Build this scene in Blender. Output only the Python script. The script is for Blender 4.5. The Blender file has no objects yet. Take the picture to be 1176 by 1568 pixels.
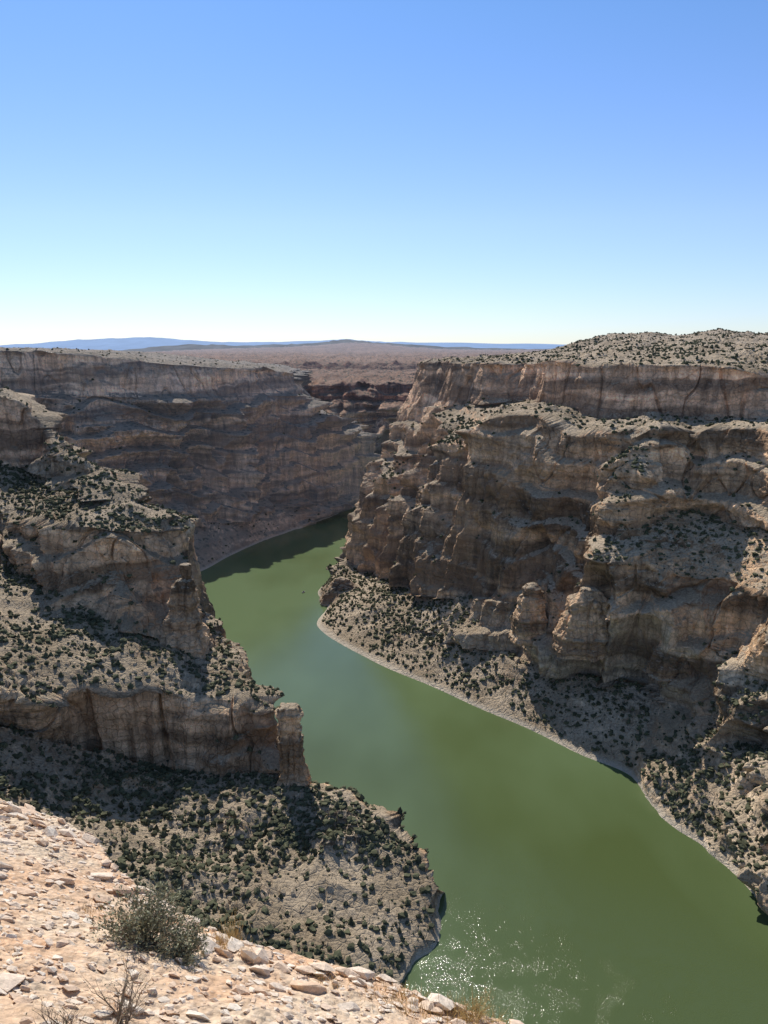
import bpy, math, random
import numpy as np
from mathutils import Vector
rng=np.random.default_rng(7); random.seed(7)
H=310.0; F=1219.0; TH=math.radians(11.86); ST,CT=math.sin(TH),math.cos(TH)
scene=bpy.context.scene
# ---------- unprojection helpers
def ray(px,py):
    a=(px-588)/F; u=(784-py)/F
    return a, CT+u*ST, -ST+u*CT
def D(px,py,Y):
    a,y,z=ray(px,py); t=Y/y; return (a*t,Y,H+z*t)
def W(px,py,z):
    a,y,zz=ray(px,py); t=(z-H)/zz; return (a*t,y*t,z)
# ---------- numpy noise
def _h(ix,iy,iz,seed):
    n=(ix.astype(np.uint32)*np.uint32(73856093))^(iy.astype(np.uint32)*np.uint32(19349663))^(iz.astype(np.uint32)*np.uint32(83492791))
    n=n+np.uint32((seed*2654435761)&0xffffffff)
    n=(n^(n>>np.uint32(15)))*np.uint32(2246822519)
    n=(n^(n>>np.uint32(13)))*np.uint32(3266489917)
    n=n^(n>>np.uint32(16))
    return n.astype(np.float32)*np.float32(2/4294967295.)-1
def noise(P,sc,seed=0):
    q=(P/np.array(sc,dtype=np.float32)).astype(np.float32)+np.float32(913.7)
    i=np.floor(q); f=q-i; i=i.astype(np.int64); u=f*f*(3-2*f)
    x0,y0,z0=i[:,0],i[:,1],i[:,2]; x1,y1,z1=x0+1,y0+1,z0+1
    ux,uy,uz=u[:,0],u[:,1],u[:,2]
    def L(a,b,t): return a+(b-a)*t
    a=L(_h(x0,y0,z0,seed),_h(x1,y0,z0,seed),ux); b=L(_h(x0,y1,z0,seed),_h(x1,y1,z0,seed),ux)
    c=L(_h(x0,y0,z1,seed),_h(x1,y0,z1,seed),ux); d=L(_h(x0,y1,z1,seed),_h(x1,y1,z1,seed),ux)
    return L(L(a,b,uy),L(c,d,uy),uz)
def fbm(P,sc,oct=4,seed=0):
    s=0;a=1;t=0;sc=np.array(sc,dtype=np.float32)
    Q=P.astype(np.float32)
    for o in range(oct):
        s=s+a*noise(Q,sc,seed+o*17); t+=a; a*=.5; sc=sc*.5
        Q=Q+np.float32(31.7)
    return s/t
def cell(P,sc,seed=0):
    q=np.floor(P/np.array(sc,dtype=np.float32)+913.7).astype(np.int64)
    return _h(q[:,0],q[:,1],q[:,2],seed)
def sstep(a,b,x):
    t=np.clip((x-a)/(b-a),0,1); return t*t*(3-2*t)
# ---------- mesh helpers
def add_obj(name,V,Fc,mat,smooth=True,tint=None,parent=None):
    me=bpy.data.meshes.new(name)
    V=np.asarray(V,dtype=np.float32); Fc=np.asarray(Fc,dtype=np.int32)
    n=Fc.shape[1]
    me.vertices.add(len(V)); me.vertices.foreach_set('co',V.ravel())
    me.loops.add(Fc.size); me.loops.foreach_set('vertex_index',Fc.ravel())
    me.polygons.add(len(Fc)); me.polygons.foreach_set('loop_start',np.arange(0,Fc.size,n,dtype=np.int32))
    me.polygons.foreach_set('loop_total',np.full(len(Fc),n,dtype=np.int32))
    me.polygons.foreach_set('use_smooth',np.full(len(Fc),smooth))
    me.update(calc_edges=True)
    if tint is not None:
        at=me.attributes.new('tint','FLOAT_COLOR','POINT')
        c=np.ones((len(V),4),dtype=np.float32); c[:,:3]=tint; at.data.foreach_set('color',c.ravel())
    me.materials.append(mat)
    ob=bpy.data.objects.new(name,me); scene.collection.objects.link(ob)
    if parent: ob.parent=parent
    return ob
def gridfaces(a,b,flip=False):
    i=np.arange(a-1)[:,None]*b+np.arange(b-1)[None,:]; i=i.ravel()
    f=np.stack([i,i+b,i+b+1,i+1],1)
    return f[:,::-1] if flip else f
def gnormals(G):
    n=np.cross(np.gradient(G,axis=0),np.gradient(G,axis=1)); n/=np.linalg.norm(n,axis=2,keepdims=True)+1e-9
    return n
shrub_pts=[]
def displace(P,N,amp,seed,butt,terr,R,flat):
    w=sstep(.79,.60,N[:,2])
    hd=N.copy(); hd[:,2]=0; hl=np.linalg.norm(hd,axis=1,keepdims=True)+1e-6; hd/=hl
    cot=np.clip(N[:,2]/hl[:,0],0,1.1)
    q=P+np.stack([fbm(P,(50,50,90),2,seed+s) for s in (1,2,3)],1)*8
    b=(.8-2.2*np.abs(noise(q,(75,75,420),seed+5)))*9*butt
    b+=(.9-2.6*np.abs(noise(q,(32,32,280),seed+6)))*7.5*butt*(.35+.65*R)
    b+=(.9-2.6*np.abs(noise(q,(13,13,120),seed+7)))*3.4*(.4+.6*R)
    jn=np.abs(noise(q,(17,17,180),seed+14)); b-=4.2*sstep(.10,.0,jn)
    s=P[:,2]+2.0*noise(P,(90,90,90),seed+8)
    for h,a in ((31.,.85),(9.,.25)):
        ss=(s+h*.7*noise(P,(45,45,200),seed+int(h)))/h; fr=ss-np.floor(ss)
        dev=(np.floor(ss)+sstep(.77,1,fr)-ss)*h
        b-=dev*cot*a*terr*R
    Z=np.zeros_like(P); Z[:,2]=s; Z[:,0]=P[:,0]*.02
    st=np.tanh(4*noise(Z,(1,1,15),31))*2.1+np.tanh(4*noise(Z,(1,1,5.5),32))*1.0
    st*=.45+.9*noise(P,(35,35,30),seed+9)
    bl=cell(q,(9,9,16),seed+10)*1.3+cell(q,(4,4,6),seed+11)*.7
    fi=fbm(P,(5,5,6),3,seed+12)*1.2
    sh=.12+.88*sstep(-3,16,P[:,2])
    out=P+hd*((b+st*R+(bl+fi)*(.45+.55*R))*w*amp*sh)[:,None]
    g=fbm(P,(45,45,45),3,seed+20)*6+(1-2*np.abs(noise(q,(30,30,60),seed+21)))*3.0+fbm(P,(7,7,7),3,seed+22)*1.8+np.maximum(0,cell(q,(3,3,3),seed+23)-.75)*5
    oc=sstep(.28,.5,noise(q,(38,38,38),seed+24)); g+=oc*(3+2*cell(q,(6,6,6),seed+25))
    out[:,2]+=g*(1-w)*flat*sstep(-2,22,P[:,2])
    return out
def loft(name,cols,nS,rows,tints,mat,seed=0,amp=1.0,butt=1.0,shr=0.0,far=0,smin=.62,terr=1.0,rough=None,flat=None):
    C=np.array(cols,dtype=np.float64)
    nc,K,_=C.shape
    if rough is None: rough=[1]*(K-1)
    if flat is None: flat=amp
    d=np.linalg.norm(np.diff(C,axis=0),axis=2).mean(1); u=np.concatenate([[0],np.cumsum(d)])
    m=np.zeros_like(C)
    for i in range(nc):
        a,b=max(0,i-1),min(nc-1,i+1); m[i]=(C[b]-C[a])/(u[b]-u[a])
    us=np.linspace(0,u[-1],nS); k=np.clip(np.searchsorted(u,us,side='right')-1,0,nc-2)
    hh=(u[k+1]-u[k])[:,None,None]; t=((us-u[k])/(u[k+1]-u[k]))[:,None,None]
    G=(2*t**3-3*t**2+1)*C[k]+(t**3-2*t**2+t)*hh*m[k]+(-2*t**3+3*t**2)*C[k+1]+(t**3-t**2)*hh*m[k+1]
    R=[];T=[];Q=[];tt=np.array([tuple(a)+(b,) for a,b in zip(tints,rough)],dtype=np.float64)
    for j in range(K-1):
        f=np.linspace(0,1,rows[j],endpoint=(j==K-2))
        for x in f:
            R.append(G[:,j]*(1-x)+G[:,j+1]*x)
            c=tt[j]
            if x<.12 and j>0: c=tt[j-1]*(.5-x/.24)+tt[j]*(.5+x/.24)
            if x>.88 and j<K-2: c=tt[j+1]*(.5-(1-x)/.24)+tt[j]*(.5+(1-x)/.24)
            T.append(c)
    S=np.stack(R,1).astype(np.float32)
    nT=S.shape[1]; T=np.broadcast_to(np.array(T)[None],(nS,nT,4)).reshape(-1,4)
    N=gnormals(S)
    flip=N[...,2].mean()<0
    if flip: N=-N
    P=displace(S.reshape(-1,3),N.reshape(-1,3),amp,seed,butt,terr,T[:,3],flat)
    add_obj(name,P,gridfaces(nS,nT,flip),mat,True,T[:,:3])
    if shr>0:
        G2=P.reshape(nS,nT,3); N2=gnormals(G2)*(-1 if flip else 1)
        a=np.linalg.norm(np.cross(G2[1:,:-1]-G2[:-1,:-1],G2[:-1,1:]-G2[:-1,:-1]),axis=2)
        c=G2[:-1,:-1].reshape(-1,3)
        dn=np.clip(.75+1.3*fbm(c,(60,60,60),3,99),.08,2)
        steep=np.where(N[:-1,:-1,2].ravel()>smin,1,.10)
        ok=(N2[:-1,:-1,2].ravel()>.6)&(c[:,2]>3.5)
        pr=a.ravel()*dn*ok*shr*steep*np.clip(800/np.maximum(c[:,1],1),.3,1)*np.where(c[:,2]>225,.28,1)
        if far: pr*=np.where(c[:,1]>far,.0,1)
        sel=np.where(rng.random(len(pr))<pr)[0]
        shrub_pts.append(c[sel])
    return P
# ---------- node helpers
class NT:
    def __init__(s,name):
        s.m=bpy.data.materials.new(name); s.m.use_nodes=True; s.t=s.m.node_tree; s.t.nodes.clear()
        s.out=s.t.nodes.new('ShaderNodeOutputMaterial')
    def n(s,typ,ins={},**kw):
        nd=s.t.nodes.new(typ)
        for k,v in kw.items(): setattr(nd,k,v)
        for k,v in ins.items():
            if isinstance(v,bpy.types.NodeSocket): s.t.links.new(v,nd.inputs[k])
            else: nd.inputs[k].default_value=v
        return nd
    def math(s,op,a,b=0.0,c=0.0,clamp=False):
        return s.n('ShaderNodeMath',{0:a,1:b,2:c},operation=op,use_clamp=clamp).outputs[0]
    def mr(s,v,a,b,c,d,smooth=False):
        nd=s.n('ShaderNodeMapRange',{0:v,1:a,2:b,3:c,4:d}); 
        if smooth: nd.interpolation_type='SMOOTHSTEP'
        return nd.outputs[0]
    def mix(s,f,a,b,mode='MIX'):
        nd=s.n('ShaderNodeMix',data_type='RGBA',blend_type=mode)
        for i,v in ((0,f),(6,a),(7,b)):
            if isinstance(v,bpy.types.NodeSocket): s.t.links.new(v,nd.inputs[i])
            else: nd.inputs[i].default_value=v if i==0 else (tuple(v)+(1,))[:4]
        return nd.outputs[2]
    def noise(s,vec,scale,detail=5,rough=.6,w=None):
        return s.n('ShaderNodeTexNoise',{'Vector':vec,'Scale':scale,'Detail':detail,'Roughness':rough}).outputs[0]
    def scl(s,vec,sc):
        return s.n('ShaderNodeVectorMath',{0:vec,1:sc},operation='MULTIPLY').outputs[0]
def rockmat(name,talus=(.40,.35,.28),speck=0.0,bump=1.0,strsc=.12,hzk=9000,patch=(.54,.32,.18),bigsc=.02):
    k=NT(name); geo=k.n('ShaderNodeNewGeometry'); P=geo.outputs['Position']
    tint=k.n('ShaderNodeAttribute',attribute_name='tint').outputs['Color']
    nz=k.n('ShaderNodeSeparateXYZ',{0:geo.outputs['Normal']}).outputs[2]
    sp=k.n('ShaderNodeSeparateXYZ',{0:P}); Y=sp.outputs[1]; Zc=sp.outputs[2]
    big=k.noise(P,bigsc,4,.55)
    # gently warped coordinates so the beds are not ruler straight
    Pw=k.n('ShaderNodeVectorMath',{0:P,1:k.n('ShaderNodeCombineXYZ',{2:k.mr(k.noise(P,.012,3),.3,.7,-7,7)}).outputs[0]},operation='ADD').outputs[0]
    strata=k.noise(k.scl(Pw,(.006,.006,strsc)),1,6,.58)
    bands=k.noise(k.scl(Pw,(.003,.003,.045)),1,3,.5)
    streak=k.noise(k.scl(P,(.14,.14,.012)),1,5,.65)
    fine=k.noise(P,.5,6,.7)
    crack=k.n('ShaderNodeTexVoronoi',{'Vector':k.scl(P,(.16,.16,.18)),'Scale':1.0},feature='DISTANCE_TO_EDGE').outputs['Distance']
    c=k.mix(1,tint,k.n('ShaderNodeCombineXYZ',{0:k.mr(strata,.34,.66,.60,1.38),1:k.mr(strata,.34,.66,.58,1.36),2:k.mr(strata,.34,.66,.56,1.34)}).outputs[0],'MULTIPLY')
    def mul(col,f): return k.mix(1,col,k.n('ShaderNodeCombineXYZ',{0:f,1:f,2:f}).outputs[0],'MULTIPLY')
    c=mul(c,k.mr(bands,.44,.53,.45,1.2))
    c=mul(c,k.mr(streak,.32,.68,.45,1.42)); c=mul(c,k.mr(fine,.3,.7,.75,1.25))
    c=mul(c,k.mr(crack,0,.05,.7,1))
    c=k.mix(k.mr(big,.45,.65,0,.40),c,patch)
    tal=mul(k.mix(k.mr(big,.4,.62,0,1),talus,(talus[0]*.70,talus[1]*.68,talus[2]*.64)),k.mr(fine,.25,.75,.5,1.45))
    if speck>0:
        v=k.n('ShaderNodeTexVoronoi',{'Vector':k.scl(P,(1,1,.3)),'Scale':.11},feature='F1').outputs['Distance']
        tal=k.mix(k.mr(v,.26,.44,speck,0),tal,(.045,.055,.028))
    fl=k.mr(k.math('ADD',nz,k.mr(fine,.3,.7,-.12,.12)),.62,.86,0,1,True)
    c=k.mix(fl,c,tal)
    shore=k.mr(k.math('ADD',Zc,k.mr(fine,.3,.7,-1.2,1.2)),1.0,3.4,.75,0)
    c=k.mix(shore,c,(.60,.52,.41))
    hz=k.math('SUBTRACT',1.0,k.math('EXPONENT',k.math('MULTIPLY',k.math('MAXIMUM',k.math('SUBTRACT',Y,500),0),-1/hzk)))  # haze amount, growing with world Y
    c=k.mix(hz,c,(.22,.26,.34))  # air haze painted into the base colour as a blue-grey mix
    bm=k.n('ShaderNodeBump',{'Strength':.9,'Distance':1.5*bump,'Height':k.math('ADD',k.math('ADD',k.math('MULTIPLY',fine,1.5),k.mr(crack,0,.08,-.5,0)),k.math('ADD',k.math('MULTIPLY',strata,1.2),k.math('MULTIPLY',streak,1.6)))})
    bs=k.n('ShaderNodeBsdfPrincipled',{'Base Color':c,'Roughness':.95,'Normal':bm.outputs[0]})
    bs.inputs['Specular IOR Level'].default_value=.1
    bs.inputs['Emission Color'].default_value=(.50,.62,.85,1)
    k.t.links.new(k.math('MULTIPLY',hz,.18),bs.inputs['Emission Strength'])  # faint blue emission imitates airlight; the rock itself does not glow
    k.t.links.new(bs.outputs[0],k.out.inputs[0]); return k.m
def simple(name,col,rough=.9,var=.3,scale=5.,emis=None):
    k=NT(name); geo=k.n('ShaderNodeNewGeometry')
    f=k.mr(k.noise(geo.outputs['Position'],scale,4),.3,.7,1-var,1+var)
    c=k.mix(1,col,k.n('ShaderNodeCombineXYZ',{0:f,1:f,2:f}).outputs[0],'MULTIPLY')
    bs=k.n('ShaderNodeBsdfPrincipled',{'Base Color':c,'Roughness':rough})
    bs.inputs['Specular IOR Level'].default_value=.15
    if emis:
        bs.inputs['Emission Color'].default_value=emis[0]+(1,); bs.inputs['Emission Strength'].default_value=emis[1]
    k.t.links.new(bs.outputs[0],k.out.inputs[0]); return k.m
TALC=(.52,.41,.285)
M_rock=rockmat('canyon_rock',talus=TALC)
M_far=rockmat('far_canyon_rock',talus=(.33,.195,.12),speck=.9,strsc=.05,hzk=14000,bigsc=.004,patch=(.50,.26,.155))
M_left=rockmat('left_canyon_rock',talus=(.36,.285,.20),speck=.7,hzk=5500)  # shorter haze scale, so more painted haze on this wall
# tints
UP=(.84,.54,.34); MID=(.69,.45,.27); LOW=(.59,.385,.225); TAL=(.50,.39,.27); RED=(.68,.31,.18); PLT=(.42,.28,.175)
UPL=(.86,.60,.40); MIDL=(.72,.51,.34); LOWL=(.61,.44,.30); FARL=(.50,.41,.34)
# ---------- RIGHT WALL
def col(f,sh,*r):
    out=[W(sh[0],sh[1],-5)]; r=[list(e) for e in r]
    Y2=r[1][2]
    if Y2>0:
        for j in (2,3,4):
            r[j][2]=Y2+(r[j][2]-Y2)*f
    for e in r:
        out.append(W(e[0],e[1],e[3]) if len(e)==4 else D(*e))
    return out
Rr=[
 col(.8,(540,868),(548,850,1100),(556,815,1110),(566,775,1120),(580,735,1125),(600,690,1135),(625,622,1150),(648,556,1165),(690,554,1260),(760,548,1600)),
 col(.8,(482,908),(505,890,0,12),(548,865,1050),(558,810,1075),(580,740,1090),(610,692,1110),(632,625,1120),(655,555,1130),(700,553,1230),(800,546,1600)),
 col(.7,(495,934),(522,910,0,14),(590,885,975),(600,800,1000),(625,740,1030),(650,695,1060),(665,622,1080),(672,556,1095),(720,553,1200),(850,541,1600)),
 col(.65,(472,968),(540,930,0,18),(615,895,900),(625,800,930),(650,745,960),(672,700,985),(690,622,1030),(700,556,1050),(760,552,1150),(870,534,1600)),
 col(.65,(560,1025),(640,960,0,25),(690,915,790),(700,820,830),(705,750,850),(712,688,870),(740,620,970),(745,556,1000),(800,551,1100),(895,524,1600)),
 col(.6,(650,1062),(720,985,0,30),(745,915,745),(745,800,790),(750,720,815),(762,640,840),(800,615,930),(805,558,960),(860,550,1050),(930,515,1600)),
 col(.6,(728,1098),(790,1010,0,32),(800,930,690),(815,820,740),(830,730,780),(850,640,830),(865,622,850),(862,552,870),(930,545,970),(1000,512,1600)),
 col(.65,(800,1128),(860,1030,0,35),(880,940,650),(890,850,690),(895,760,740),(890,665,790),(900,640,810),(905,562,830),(980,545,930),(1035,517,1600)),
 col(.75,(880,1170),(940,1040,0,40),(930,945,605),(925,850,640),(950,760,680),(1000,655,730),(985,640,780),(985,560,800),(1050,543,900),(1100,507,1600)),
 col(.75,(960,1205),(1010,1060,0,42),(1010,945,585),(1020,880,610),(1040,780,680),(1060,660,740),(1065,642,765),(1070,560,785),(1130,543,880),(1180,514,1600)),
 col(.75,(1015,1277),(1070,1120,0,40),(1095,985,568),(1110,890,590),(1125,800,650),(1150,655,700),(1130,645,750),(1128,565,770),(1200,548,860),(1300,518,1600)),
 col(.8,(1080,1320),(1140,1180,0,38),(1180,1020,520),(1190,920,545),(1200,810,620),(1230,660,680),(1210,645,740),(1205,585,760),(1280,550,850),(1400,520,1600)),
 col(.9,(1176,1420),(1240,1280,0,36),(1300,1090,455),(1310,950,500),(1310,820,590),(1330,660,660),(1330,640,720),(1330,575,740),(1400,550,850),(1600,520,1600)),
 col(1,(1400,1700),(1500,1500,0,40),(1600,1250,380),(1600,1050,430),(1600,850,520),(1650,670,600),(1650,640,660),(1650,570,700),(1700,550,800),(1900,520,1600)),
]
back=[(p[0]+60,p[1]+260,p[2]) for p in Rr[0]]
Rr=[back]+Rr
Rr=[c+[(c[-1][0]*1.6,2700,230)] for c in Rr]
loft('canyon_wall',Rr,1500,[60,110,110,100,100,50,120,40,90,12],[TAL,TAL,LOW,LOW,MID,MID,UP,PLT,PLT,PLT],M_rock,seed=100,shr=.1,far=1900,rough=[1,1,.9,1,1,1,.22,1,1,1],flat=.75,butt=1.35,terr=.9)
# ---------- LEFT WALL
Ll=[
 [W(-150,1000,-5),D(-200,880,900),D(-200,780,960),D(-200,710,1000),D(-200,660,1050),D(-200,605,1100),D(-200,532,1120)],
 [W(60,960,-5),D(0,850,1020),D(0,770,1070),D(0,700,1120),D(0,655,1150),D(0,602,1180),D(0,536,1200)],
 [W(180,920,-5),D(150,830,1090),D(150,760,1130),D(150,695,1170),D(150,650,1200),D(150,606,1240),D(150,546,1260)],
 [W(300,888,-5),D(265,810,1150),D(262,755,1190),D(260,690,1230),D(262,650,1260),D(262,608,1290),D(262,558,1310)],
 [W(355,858,-5),D(345,800,1230),D(345,745,1270),D(345,690,1300),D(350,650,1330),D(350,607,1360),D(352,564,1380)],
 [W(410,832,-5),D(410,780,1330),D(410,735,1360),D(415,690,1390),D(425,650,1420),D(430,607,1440),D(420,568,1460)],
 [W(480,806,-5),D(480,765,1430),D(480,725,1450),D(480,680,1470),D(475,645,1490),D(452,607,1500),D(442,578,1520)],
 [W(540,780,-5),D(540,755,1540),D(542,715,1560),D(530,670,1580),D(510,640,1590),D(460,610,1600),D(448,584,1620)],
 [W(584,766,-5),D(578,742,1640),D(572,722,1680),D(548,690,1700),D(520,648,1720),D(465,612,1750),D(450,592,1780)],
]
Ll.append([(p[0]-120,p[1]+350,p[2]) for p in Ll[-1]])
Ll=[c+[(c[-1][0]-20,c[-1][1]+150,c[-1][2]-1),(c[-1][0]-60,c[-1][1]+650,c[-1][2]-6),(c[-1][0]-80,c[-1][1]+800,c[-1][2]-60)] for c in Ll]
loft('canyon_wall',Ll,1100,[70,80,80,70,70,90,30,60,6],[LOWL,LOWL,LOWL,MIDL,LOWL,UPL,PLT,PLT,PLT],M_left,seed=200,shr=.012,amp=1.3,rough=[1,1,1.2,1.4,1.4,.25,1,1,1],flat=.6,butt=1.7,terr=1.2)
# ---------- BACK WALL + PLATEAU
Bk=[]
for px,r0,sky in ((-500,560,545),(-200,560,545),(100,575,546),(230,580,540),(330,585,535),(440,588,532),(500,590,528),(540,589,525),(590,588,528),(640,587,533),(720,585,536),(820,585,536),(1000,585,535),(1400,585,535)):
    Bk.append([(D(px,r0,2000)[0],1950,-5),D(px,715,2040),D(px,660,2070),D(px,620,2100),D(px,612,2160),D(px,r0,2185),D(px,r0-8,2450),D(px,568,3000),D(px,557,3060),D(px,546,4300),D(px,541,6000),D(px,sky,9000),(D(px,sky,12000)[0],12000,120)])
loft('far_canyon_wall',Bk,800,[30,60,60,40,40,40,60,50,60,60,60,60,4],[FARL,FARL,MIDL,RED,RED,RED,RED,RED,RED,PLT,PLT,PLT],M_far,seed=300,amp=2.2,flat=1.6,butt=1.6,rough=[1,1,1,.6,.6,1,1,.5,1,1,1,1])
# ---------- distant mountains, plain
mt=[]
for px,py in ((-400,530),(-200,529),(0,528),(50,526),(120,520),(180,518),(230,516),(290,521),(340,524),(420,523),(490,522),(530,519),(570,522),(600,524),(700,525),(850,527),(1000,529),(1500,529)):
    x,y,z=D(px,py,30000); mt.append([(x,26000,60),(x,y,z),(x,34000,60)])
M_mtn=simple('distant_mountain_haze',(.14,.22,.35),1,.12,.0015,((.42,.58,.90),.23))  # blue base plus emission paint the distance haze onto the mountains
C=np.array(mt); xs=np.linspace(0,len(mt)-1,400); G=np.stack([np.stack([np.interp(xs,range(len(mt)),C[:,j,k]) for k in range(3)],1) for j in range(3)],1)
G[:,1,2]+=fbm(np.stack([xs*3,xs*0,xs*0],1),(1,1,1),4,3)*35
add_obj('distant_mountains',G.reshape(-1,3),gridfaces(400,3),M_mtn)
# darker low ridge in front of the mountains
rd=[]
for px,py in ((-400,536),(0,537),(90,541),(150,539),(210,533),(290,527),(360,529),(440,527),(500,523),(530,520),(570,524),(640,529),(760,533),(860,535),(1000,535),(1500,536)):
    x,y,z=D(px,py,13000); rd.append([(x,11500,100),(x,y,z),(x,16000,90)])
C=np.array(rd); xs=np.linspace(0,len(rd)-1,500); G=np.stack([np.stack([np.interp(xs,range(len(rd)),C[:,j,k]) for k in range(3)],1) for j in range(3)],1)
G[:,1,2]+=fbm(np.stack([xs*4,xs*0,xs*0],1),(1,1,1),4,5)*22
add_obj('distant_hills',G.reshape(-1,3),gridfaces(500,3),simple('hill_scrub_hazed',(.10,.11,.12),1,.35,.003,((.42,.56,.85),.075)))  # scrub colour with a blue emission standing in for air haze
M_plain=simple('plain_ground_hazed',(.16,.18,.20),1,.3,.0008,((.45,.62,.95),.10))  # ground colour with painted haze: blue emission imitates airlight over the plain
add_obj('ground',[(-60000,11000,125),(60000,11000,125),(60000,90000,160),(-60000,90000,160)],[(0,1,2,3)],M_plain)
# ---------- LEFT PROMONTORY
Pn=[
 [W(-200,1130,90),W(-200,1080,125),W(-200,1000,135),W(-200,850,165),W(-200,700,230),W(-200,640,250),D(-200,630,700),D(-200,600,740),D(-200,590,800),(-560,950,-5)],
 [W(0,1115,70),W(0,1060,105),W(0,980,115),W(0,875,130),W(0,790,165),W(0,722,192),D(0,712,765),D(0,605,790),D(0,598,840),(-420,950,-5)],
 [W(60,1145,50),W(60,1075,93),W(60,1000,105),W(60,905,120),W(60,800,165),W(60,745,178),D(60,712,785),D(46,635,800),D(40,614,850),(-370,940,-5)],
 [W(100,1160,36),W(125,1058,88),W(150,1010,98),W(130,935,110),W(130,810,168),W(130,750,180),D(100,697,760),D(98,694,770),D(98,696,800),(-340,880,-5)],
 [W(200,1175,26),W(190,1060,82),W(205,990,98),W(190,960,102),W(190,815,165),W(180,770,178),D(165,728,720),D(165,725,725),D(165,728,740),(-290,820,-5)],
 [W(250,1177,24),W(240,1050,80),W(235,1000,92),W(235,975,92),W(240,815,160),W(232,792,170),D(215,777,690),D(215,773,697),D(215,778,715),(-270,780,-5)],
 [W(290,1180,22),W(280,1062,74),W(275,1005,85),W(265,985,85),W(282,815,153),W(282,800,157),D(280,794,708),D(280,792,712),D(278,800,725),(-240,765,-5)],
 [W(330,1184,22),W(318,1070,70),W(308,992,80),W(300,982,75),D(290,890,672),D(289,870,690),D(289,850,705),D(288,840,712),D(284,850,725),(-230,750,-5)],
 [W(385,1188,22),W(372,1062,72),W(364,1016,75),W(360,1012,70),W(348,1030,30),W(340,1045,5),W(335,1040,-5),W(330,1030,-5),W(325,1020,-5),(-210,700,-5)],
 [W(425,1194,24),W(402,1095,60),W(398,1090,58),W(394,1096,50),W(390,1120,20),W(380,1110,-5),W(375,1100,-5),W(370,1090,-5),W(365,1080,-5),(-170,640,-5)],
 [W(455,1200,22),W(445,1203,12),W(440,1203,3),W(436,1200,-3),W(430,1190,-5),W(425,1180,-5),W(420,1170,-5),W(415,1160,-5),W(410,1150,-5),(-120,600,-5)],
]
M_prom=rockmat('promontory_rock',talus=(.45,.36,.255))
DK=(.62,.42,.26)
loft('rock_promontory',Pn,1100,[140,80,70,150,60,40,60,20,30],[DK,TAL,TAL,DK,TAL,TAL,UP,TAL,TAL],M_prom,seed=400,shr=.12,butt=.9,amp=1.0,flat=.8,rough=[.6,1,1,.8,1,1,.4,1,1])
Sn=[
 [W(-200,1100,80),W(-200,1130,95),W(-200,1300,95),W(-200,1450,110),W(-200,1700,135)],
 [W(0,1125,55),W(0,1118,76),W(0,1210,62),W(0,1320,62),W(0,1500,95)],
 [W(90,1160,30),W(90,1150,52),W(110,1240,40),W(130,1350,40),W(100,1600,75)],
 [W(200,1180,14),W(200,1172,34),W(220,1260,27),W(230,1370,28),W(200,1650,55)],
 [W(330,1190,10),W(330,1180,30),W(340,1270,22),W(350,1380,20),W(330,1700,35)],
 [W(455,1215,-5),W(466,1200,27),W(460,1290,20),W(470,1400,16),W(480,1650,18)],
 [W(550,1268,-6),W(565,1245,24),W(560,1320,18),W(565,1420,11),W(560,1620,9)],
 [W(612,1312,-6),W(622,1290,20),W(615,1360,13),W(612,1440,7),W(590,1560,2)],
 [W(662,1374,-6),W(671,1357,10),W(658,1388,8),W(662,1440,3),W(632,1500,-5)],
 [W(685,1372,-7),W(684,1368,-6),W(682,1400,-6),W(690,1450,-6),W(665,1520,-7)],
]
loft('hillside',Sn,900,[30,200,200,160],[DK,TAL,TAL,TAL],M_prom,seed=500,shr=.16,butt=.5,amp=.9,flat=1.15)
# ---------- pinnacles and free-standing outcrops
def pinnacle(base,top_z,prof,seed,name,sx=1,sy=1,na=1.0,mat=None):
    nA,nV=160,160
    th=np.linspace(0,2*math.pi,nA+1); v=np.linspace(0,1,nV)
    r=np.interp(v,[p[0] for p in prof],[p[1] for p in prof]); ox=np.interp(v,[p[0] for p in prof],[p[2] for p in prof])
    sq=1/np.maximum(np.abs(np.cos(th)),np.abs(np.sin(th)))**.6
    A,Vv=np.meshgrid(np.arange(nA+1),np.arange(nV),indexing='ij')
    X=base[0]+ox[Vv]+r[Vv]*sx*np.cos(th[A])*sq[A]; Yy=base[1]+r[Vv]*sy*np.sin(th[A])*sq[A]; Z=base[2]+(top_z-base[2])*np.minimum(v[Vv]*1.0,.985)/.985
    S=np.stack([X,Yy,Z],2).astype(np.float32); P=S.reshape(-1,3)
    hd=np.stack([np.cos(th[A]),np.sin(th[A]),0*A],2).reshape(-1,3)
    b=fbm(P,(9*na,9*na,30*na),3,seed)*3.2*na; Zs=np.zeros_like(P); Zs[:,2]=P[:,2]
    b+=np.tanh(3*noise(Zs,(1,1,5),31))*1.0+np.tanh(3*noise(Zs,(1,1,2.2),33))*.7+cell(P,(3.5,3.5,5),seed+1)*1.1+fbm(P,(2,2,2),2,seed+3)*.8
    b-=1.6*na*sstep(.14,0,np.abs(noise(P,(7*na,7*na,60),seed+9)))
    k=np.minimum(1,r[Vv].ravel()/5.)
    P=P+hd*(b*k)[:,None]
    P[:,2]+=(fbm(P,(8*na,8*na,40),3,seed+30)*4.5*(na-1)*sstep(.4,.9,v[Vv].ravel()))
    P=P.reshape(nA+1,nV,3); P[-1]=P[0]; P=P.reshape(-1,3)
    add_obj(name,P,gridfaces(nA+1,nV),mat or M_prom,True,np.broadcast_to(np.array((.62,.42,.26)),P.shape))
b1=W(282,985,84); zt=D(289,863,b1[1])[2]
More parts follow.
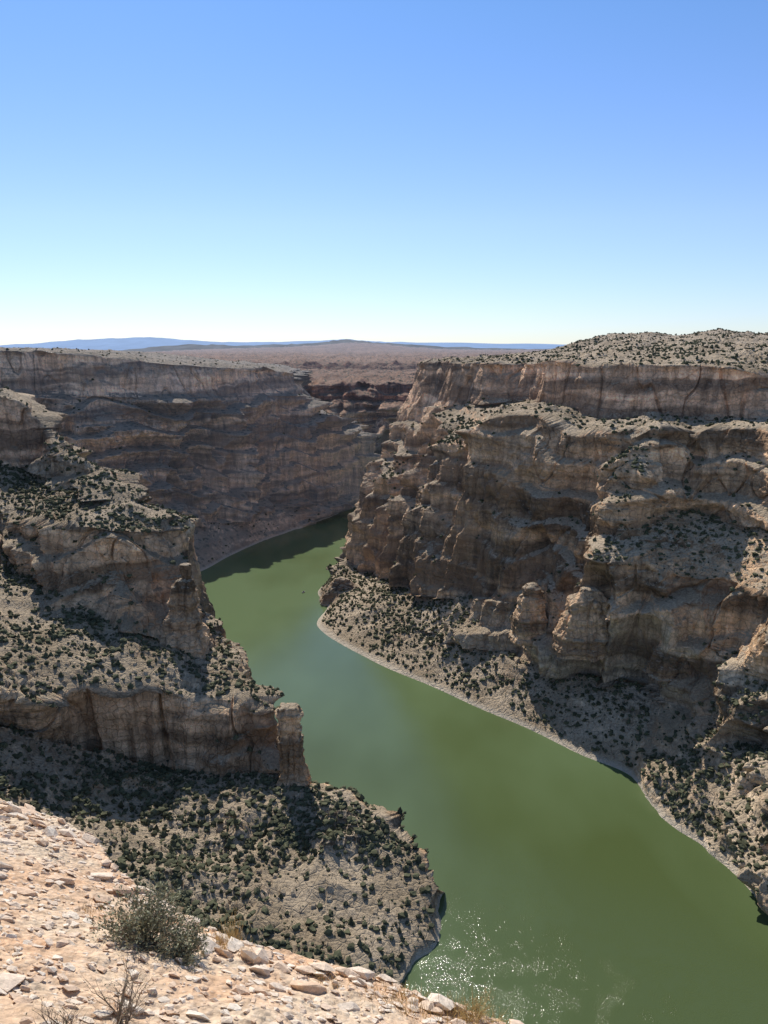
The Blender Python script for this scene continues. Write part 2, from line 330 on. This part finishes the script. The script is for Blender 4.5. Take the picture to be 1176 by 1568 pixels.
pinnacle((b1[0],b1[1],60),zt,[(0,24,0),(.25,20,0),(.45,14,0),(.6,10,1),(.78,9,2),(.84,7,3),(.86,4,4),(.92,4.5,4.5),(.985,3.5,4.5),(1,0,4.5)],11,'rock_pinnacle')
b2=W(447,1192,32); zt=D(440,1082,b2[1]+4)[2]
pinnacle((b2[0],b2[1]+5,15),zt,[(0,12,0),(.3,8.2,0),(.55,7.2,-.6),(.9,6.3,-1.6),(.985,5.4,-1.8),(1,0,-1.8)],12,'rock_pinnacle')
def outcrop(px,pyb,zb,pyt,r,seed,sx=1.0,sy=.8,taper=1.0):
    b=W(px,pyb,zb); zt=D(px,pyt,b[1]+r*.5)[2]
    pinnacle((b[0],b[1]+r*.6,zb-12),zt,[(0,r*1.4,0),(.3,r*1.2,0),(.5,r*1.0,0),(.8,r*.75*taper,0),(.93,r*.5*taper,0),(.97,r*.3*taper,0),(1,0,0)],seed,'rock_outcrop',sx,sy,2.0,M_rock)
outcrop(522,918,4,884,13,41,1.7,1.2,.7)
outcrop(815,965,66,892,12,42)
outcrop(905,985,72,902,17,43,1.3)
outcrop(1062,1015,70,945,18,44,1.3)
# ---------- hillside shrubs (one mass)
import bmesh
bm=bmesh.new(); bmesh.ops.create_icosphere(bm,subdivisions=1,radius=1); bm.verts.ensure_lookup_table()
bmesh.ops.subdivide_edges(bm,edges=[e for e in bm.edges][:14],cuts=1); bmesh.ops.triangulate(bm,faces=bm.faces[:]); bm.verts.index_update()
iv=np.array([v.co[:] for v in bm.verts]); ifc=np.array([[v.index for v in f.verts] for f in bm.faces]); bm.free()
sp=np.concatenate(shrub_pts); nshr=len(sp)
if len(sp)>60000: sp=sp[rng.permutation(len(sp))[:60000]]
nv=16; var=[]
for i in range(nv):
    d=1+.5*noise(iv.astype(np.float32),(.45,.45,.45),600+i)+.28*rng.normal(size=len(iv))
    var.append(iv*d[:,None]*np.array([1,1,.8]))
var=np.array(var)
n=len(sp); idx=rng.integers(0,nv,n); sc=.4+1.8*rng.random(n)**1.9; ang=rng.random(n)*6.28
B=var[idx]*sc[:,None,None]; c,s=np.cos(ang)[:,None],np.sin(ang)[:,None]
B=np.stack([B[...,0]*c-B[...,1]*s,B[...,0]*s+B[...,1]*c,B[...,2]],2)
V=(B+sp[:,None,:]+np.array([0,0,1])*sc[:,None,None]*.4).reshape(-1,3)
Fc=(ifc[None]+np.arange(n)[:,None,None]*len(iv)).reshape(-1,3)
M_shrub=simple('juniper_foliage',(.088,.09,.052),.95,.5,.15)
add_obj('hillside_shrubs',V,Fc,M_shrub,False)
# ---------- river
k=NT('river_water'); geo=k.n('ShaderNodeNewGeometry'); P=geo.outputs['Position']
n1=k.noise(k.scl(P,(1,.7,1)),1.3,3,.6); n2=k.noise(P,.12,3,.5); big=k.noise(k.scl(P,(1,.5,1)),.008,3,.5)
dist=k.n('ShaderNodeVectorMath',{0:P,1:(55,270,0)},operation='DISTANCE').outputs['Value']
ruf=k.mr(dist,0,190,.40,0,True)
ruf=k.math('MULTIPLY',ruf,k.mr(k.noise(P,.09,4,.7),.40,.62,.12,1,True))
bmp=k.n('ShaderNodeBump',{'Strength':1.0,'Distance':k.math('ADD',.07,ruf),'Height':n1})
bmp2=k.n('ShaderNodeBump',{'Strength':1.0,'Distance':.05,'Height':n2,'Normal':bmp.outputs[0]})
yy=k.n('ShaderNodeSeparateXYZ',{0:P}).outputs[1]
cc=k.mix(k.mr(k.math('ADD',big,k.mr(yy,300,900,-.12,.22)),.35,.75,0,1),(.074,.100,.034),(.12,.168,.078))
bs=k.n('ShaderNodeBsdfPrincipled',{'Base Color':cc,'Roughness':.10,'IOR':1.33,'Normal':bmp2.outputs[0]})
k.t.links.new(bs.outputs[0],k.out.inputs[0])
add_obj('river',[(-1500,-200,0),(1200,-200,0),(1200,2600,0),(-1500,2600,0)],[(0,1,2,3)],k.m)
# ---------- FOREGROUND LEDGE
ex=[-12,-4.5,-3.2,-2.28,-1.92,-1.23,-.83,-.107,.27,.635,1.2,2.0,4]; ey=[9,6.8,6.0,5.56,4.98,4.25,4.05,4.0,3.87,3.82,3.4,2.6,1.0]
def plane(x,y): return -1.62-.504*y-.294*x
def ground(x,y,fine=True):
    x=np.asarray(x,dtype=np.float64); y=np.asarray(y,dtype=np.float64)
    Q=np.stack([x,y,x*0],1).astype(np.float32)
    e=np.interp(x,ex,ey)+.12*fbm(Q,(.5,.5,1),3,71)
    z=plane(x,y)+.10*fbm(Q,(.9,.9,1),3,72)+.03*fbm(Q,(.2,.2,1),3,73)
    if fine: z=z+.012*fbm(Q,(.06,.06,1),3,74)+.012*np.maximum(0,cell(Q+.02*fbm(Q,(.05,.05,1),2,78)[:,None],(.07,.05,1),75))
    d=np.maximum(0,y-e); z=z-1.7*d-.4*np.minimum(d*6,.25)
    return z+H
nx,ny=760,560
gx=np.linspace(-6,3.2,nx); gy=np.linspace(.4,8.5,ny); A,B=np.meshgrid(gx,gy,indexing='ij')
Vg=np.stack([A.ravel(),B.ravel(),ground(A.ravel(),B.ravel())],1)
k=NT('overlook_ground'); geo=k.n('ShaderNodeNewGeometry'); P=geo.outputs['Position']
a=k.noise(P,1.3,5,.6); b=k.noise(P,14,6,.65); v=k.n('ShaderNodeTexVoronoi',{'Vector':P,'Scale':28},feature='F1')
c=k.mix(k.mr(a,.4,.62,0,1),(.66,.51,.36),(.64,.40,.24)); 
f=k.mr(b,.3,.7,.65,1.3); c=k.mix(1,c,k.n('ShaderNodeCombineXYZ',{0:f,1:f,2:f}).outputs[0],'MULTIPLY')
c=k.mix(k.mr(v.outputs['Distance'],0,.35,.5,0),c,(.76,.67,.55))
bmp=k.n('ShaderNodeBump',{'Strength':.9,'Distance':.025,'Height':k.math('ADD',b,k.math('MULTIPLY',v.outputs['Distance'],-.6))})
bs=k.n('ShaderNodeBsdfPrincipled',{'Base Color':c,'Roughness':.95,'Normal':bmp.outputs[0]}); bs.inputs['Specular IOR Level'].default_value=.1
k.t.links.new(bs.outputs[0],k.out.inputs[0]); M_fg=k.m
add_obj('overlook_ground',Vg,gridfaces(nx,ny),M_fg)
# rocks
def scatter_rocks(name,n,lo,hi,mat,pw=2.5,edge=False):
    vs=[];fs=[];off=0; hulls=[]
    for i in range(18):
        b=bmesh.new()
        for p in rng.normal(size=(14,3)):
            p/=np.linalg.norm(p)**.8; b.verts.new(p*np.array([1,.75,.45]))
        r=bmesh.ops.convex_hull(b,input=b.verts)
        bmesh.ops.delete(b,geom=[g for g in r['geom_interior'] if isinstance(g,bmesh.types.BMVert)],context='VERTS')
        bmesh.ops.triangulate(b,faces=b.faces[:]); b.verts.index_update()
        hulls.append((np.array([v.co[:] for v in b.verts]),np.array([[v.index for v in f.verts] for f in b.faces]))); b.free()
    cnt=0
    while cnt<n:
        x=rng.uniform(-5,2); y=rng.uniform(1.2,7.2); e=np.interp(x,ex,ey)
        if edge: y=e+rng.normal()*.18-.1
        if y>e+.25: continue
        s=lo+(hi-lo)*rng.random()**pw
        hv,hf=hulls[rng.integers(18)]
        a=rng.random()*6.28; t=rng.normal()*.25
        R=np.array([[math.cos(a),-math.sin(a),0],[math.sin(a),math.cos(a),0],[0,0,1]])@np.array([[1,0,0],[0,math.cos(t),-math.sin(t)],[0,math.sin(t),math.cos(t)]])
        g=np.array([[1,0,0],[0,1,0],[-.294,-.504,1]])
        q=(hv*s*rng.uniform(.8,1.2,3))@R.T@g.T
        z=float(ground([x],[y])[0]); vs.append(q+np.array([x,y,z+.12*s])); fs.append(hf+off); off+=len(hv); cnt+=1
    add_obj(name,np.concatenate(vs),np.concatenate(fs),mat,False)
def rk(name,c1,c2):
    k=NT(name); geo=k.n('ShaderNodeNewGeometry'); P=geo.outputs['Position']
    r=geo.outputs['Random Per Island']; c=k.mix(r,c1,c2); b=k.noise(P,30,6,.7); f=k.mr(b,.3,.7,.7,1.25)
    c=k.mix(1,c,k.n('ShaderNodeCombineXYZ',{0:f,1:f,2:f}).outputs[0],'MULTIPLY')
    bmp=k.n('ShaderNodeBump',{'Strength':.9,'Distance':.012,'Height':b})
    bs=k.n('ShaderNodeBsdfPrincipled',{'Base Color':c,'Roughness':.95,'Normal':bmp.outputs[0]}); bs.inputs['Specular IOR Level'].default_value=.1
    k.t.links.new(bs.outputs[0],k.out.inputs[0]); return k.m
M_st=rk('limestone_chips',(.80,.69,.56),(.68,.48,.33))
scatter_rocks('gravel',11000,.006,.035,M_st,1.6)
scatter_rocks('loose_rocks',600,.03,.10,M_st,3)
scatter_rocks('ledge_rocks',260,.025,.09,M_st,2.2,True)
# ---------- plants
def place(px,py):
    a,y,z=ray(px,py); t=-1.62/(z+.504*y+.294*a); return a*t,y*t
def bush(name,px,py,h,w,nbr,nleaf,mb,ml,leaf=.012,seed=1):
    r=np.random.default_rng(seed); x0,y0=place(px,py); z0=float(ground([x0],[y0],False)[0])-.02
    par=bpy.data.objects.new(name,None); par.location=(x0,y0,z0); scene.collection.objects.link(par)
    V=[];Fs=[];tips=[]
    def seg(a,b,ra,rb):
        d=b-a; d/=np.linalg.norm(d)+1e-9; u=np.cross(d,[.3,.5,.8]); u/=np.linalg.norm(u); v=np.cross(d,u); o=len(V)
        for p,q in ((a,ra),(b,rb)):
            for k in range(3): V.append(p+q*(math.cos(k*2.094)*u+math.sin(k*2.094)*v))
        for k in range(3): Fs.append((o+k,o+(k+1)%3,o+3+(k+1)%3,o+3+k))
    def grow(p,d,L,rad,lev):
        for i in range(4):
            q=p+d*L/4; seg(p,q,rad,rad*.8); p=q; rad*=.8
            d=d+r.normal(size=3)*.16+np.array([0,0,.03]); d/=np.linalg.norm(d)
            if lev>0:
                for _ in range(2 if lev>1 else 1):
                    e=d+r.normal(size=3)*.55; e/=np.linalg.norm(e); grow(p,e,L*.55,rad*.6,lev-1)
            tips.append((p.copy(),d.copy(),lev))
    for i in range(nbr):
        a=r.random()*6.28; s=r.random()**.6
        d=np.array([math.cos(a)*w*s,math.sin(a)*w*s,h*(1.05-.5*s)]); L=np.linalg.norm(d)*.75; d/=np.linalg.norm(d)
        grow(np.array([0,0,0.])+r.normal(size=3)*.01,d,L,.005,2)
    add_obj('branches',V,Fs,mb,False,parent=par)
    if nleaf:
        LV=[];LF=[]; tl=[t for t in tips if t[2]<2]
        for i in range(nleaf):
            p,d,_=tl[r.integers(len(tl))]; p=p+r.normal(size=3)*.012
            u=d+r.normal(size=3)*.6; u/=np.linalg.norm(u); v=np.cross(u,r.normal(size=3)); v/=np.linalg.norm(v)
            l=leaf*(.6+.8*r.random()); o=len(LV)
            LV+= [p,p+u*l*.5+v*l*.2,p+u*l,p+u*l*.5-v*l*.2]; LF.append((o,o+1,o+2,o+3))
        add_obj('leaves',LV,LF,ml,False,parent=par)
M_br=simple('branch_bark',(.24,.19,.14),.9,.3,40); M_lf=simple('sagebrush_leaf',(.26,.26,.165),.8,.4,25)
M_dry=simple('dry_grass_blades',(.50,.37,.17),.9,.3,30)
bush('sagebrush',228,1452,.31,.22,24,5000,M_br,M_lf,.018,1)
bush('sagebrush',280,1468,.16,.16,14,2600,M_br,M_lf,.016,5)
bush('dead_shrub',185,1570,.27,.2,9,150,M_br,M_lf,.01,2)
bush('dead_shrub',100,1590,.18,.16,7,100,M_br,M_lf,.01,3)
bush('dead_shrub',730,1560,.14,.22,10,400,M_dry,M_dry,.012,4)
def tuft(name,px,py,h,n,spread,seed):
    r=np.random.default_rng(seed); x0,y0=place(px,py); z0=float(ground([x0],[y0],False)[0]); V=[];Fs=[]
    for i in range(n):
        b=np.array([r.normal()*spread,r.normal()*spread,0]); b[2]=-.504*b[1]-.294*b[0]-.01
        d=np.array([r.normal()*.22,r.normal()*.22,1]); d/=np.linalg.norm(d); L=h*(.4+.7*r.random()); p=b; wv=np.cross(d,r.normal(size=3)); wv/=np.linalg.norm(wv); o=len(V)
        for j in range(5):
            ww=.0018*(1-j/5.2); V+= [p-wv*ww,p+wv*ww]; p=p+d*L/4; d=d+np.array([r.normal()*.06,r.normal()*.06,-.05]); d/=np.linalg.norm(d)
        for j in range(4): Fs.append((o+2*j,o+2*j+1,o+2*j+3,o+2*j+2))
    ob=add_obj(name,V,Fs,M_dry,False); ob.location=(x0,y0,z0)
tuft('dry_grass',358,1440,.24,60,.03,1)
tuft('dry_grass',345,1450,.12,120,.07,2)
tuft('dry_grass',615,1535,.07,500,.12,3)
tuft('dry_grass',500,1500,.06,150,.08,4)
tuft('dry_grass',720,1560,.16,120,.09,6)
tuft('dry_grass',150,1390,.06,120,.07,7)
# ---------- boat on the river
bx,by,_=W(472,907,0)
b=bmesh.new()
secs=[(-3.2,1.1,.9),(-1.5,1.25,.95),(0.5,1.2,1.0),(2.2,.7,1.15),(3.3,.05,1.35)]
rings=[]
for x,w_,h_ in secs: rings.append([b.verts.new(p) for p in ((x,-w_,h_),(x,-w_*.6,0),(x,w_*.6,0),(x,w_,h_))])
for i in range(4):
    for j in range(3): b.faces.new((rings[i][j],rings[i][j+1],rings[i+1][j+1],rings[i+1][j]))
    b.faces.new((rings[i][3],rings[i][0],rings[i+1][0],rings[i+1][3]))
b.faces.new(rings[0])
for x,y,w_,d_,z0,z1 in ((.3,0,.8,.7,1,1.9),(-3.4,0,.25,.2,.3,1.3)):
    m=bmesh.ops.create_cube(b,size=1)['verts']
    for v in m: v.co=Vector((x+v.co.x*2*w_*.8,y+v.co.y*2*d_,z0+(v.co.z+.5)*(z1-z0)))
me=bpy.data.meshes.new('motorboat'); b.to_mesh(me); b.free(); me.materials.append(simple('boat_paint',(.06,.06,.07),.4,.1,1))
ob=bpy.data.objects.new('motorboat',me); ob.location=(bx-6,by,-.2); ob.rotation_euler=(0,0,1.2); scene.collection.objects.link(ob)
# ---------- light
az=math.radians(-19); el=math.radians(44)
w=bpy.data.worlds.new('World'); scene.world=w; w.use_nodes=True; nt=w.node_tree; bg=nt.nodes['Background']
sky=nt.nodes.new('ShaderNodeTexSky'); sky.sky_type='NISHITA'; sky.sun_disc=False; sky.sun_elevation=el; sky.sun_rotation=az
sky.altitude=1400; sky.air_density=1.0; sky.dust_density=.3; sky.ozone_density=1.5
tc=nt.nodes.new('ShaderNodeTexCoord'); sx=nt.nodes.new('ShaderNodeSeparateXYZ'); nt.links.new(tc.outputs['Generated'],sx.inputs[0])
cr=nt.nodes.new('ShaderNodeValToRGB'); nt.links.new(sx.outputs[2],cr.inputs[0])
e=cr.color_ramp.elements; e[0].position=0; e[0].color=(.58,.64,.80,1); e[1].position=.36; e[1].color=(.58,.78,1.0,1)
x=e.new(.05); x.color=(.63,.68,.86,1); x=e.new(.14); x.color=(.71,.75,.97,1); x=e.new(.75); x.color=(.95,.92,.88,1)
mx=nt.nodes.new('ShaderNodeMix'); mx.data_type='RGBA'; mx.blend_type='MULTIPLY'; mx.inputs[0].default_value=1
nt.links.new(sky.outputs[0],mx.inputs[6]); nt.links.new(cr.outputs[0],mx.inputs[7]); nt.links.new(mx.outputs[2],bg.inputs[0]); bg.inputs[1].default_value=.15
L=bpy.data.lights.new('sun','SUN'); L.energy=5.0; L.angle=math.radians(.53); L.color=(1,.95,.87)
lo=bpy.data.objects.new('sun',L); S=Vector((math.sin(az)*math.cos(el),math.cos(az)*math.cos(el),math.sin(el))); lo.rotation_euler=S.to_track_quat('Z','Y').to_euler(); scene.collection.objects.link(lo)
cam=bpy.data.cameras.new('camera'); cam.sensor_fit='VERTICAL'; cam.sensor_height=24; cam.lens=24*F/1568; cam.clip_start=.1; cam.clip_end=150000
co=bpy.data.objects.new('camera',cam); co.location=(0,0,H); co.rotation_euler=(math.pi/2-TH,0,0); scene.collection.objects.link(co); scene.camera=co
scene.view_settings.view_transform='Standard'; scene.view_settings.look='None'; scene.view_settings.exposure=0
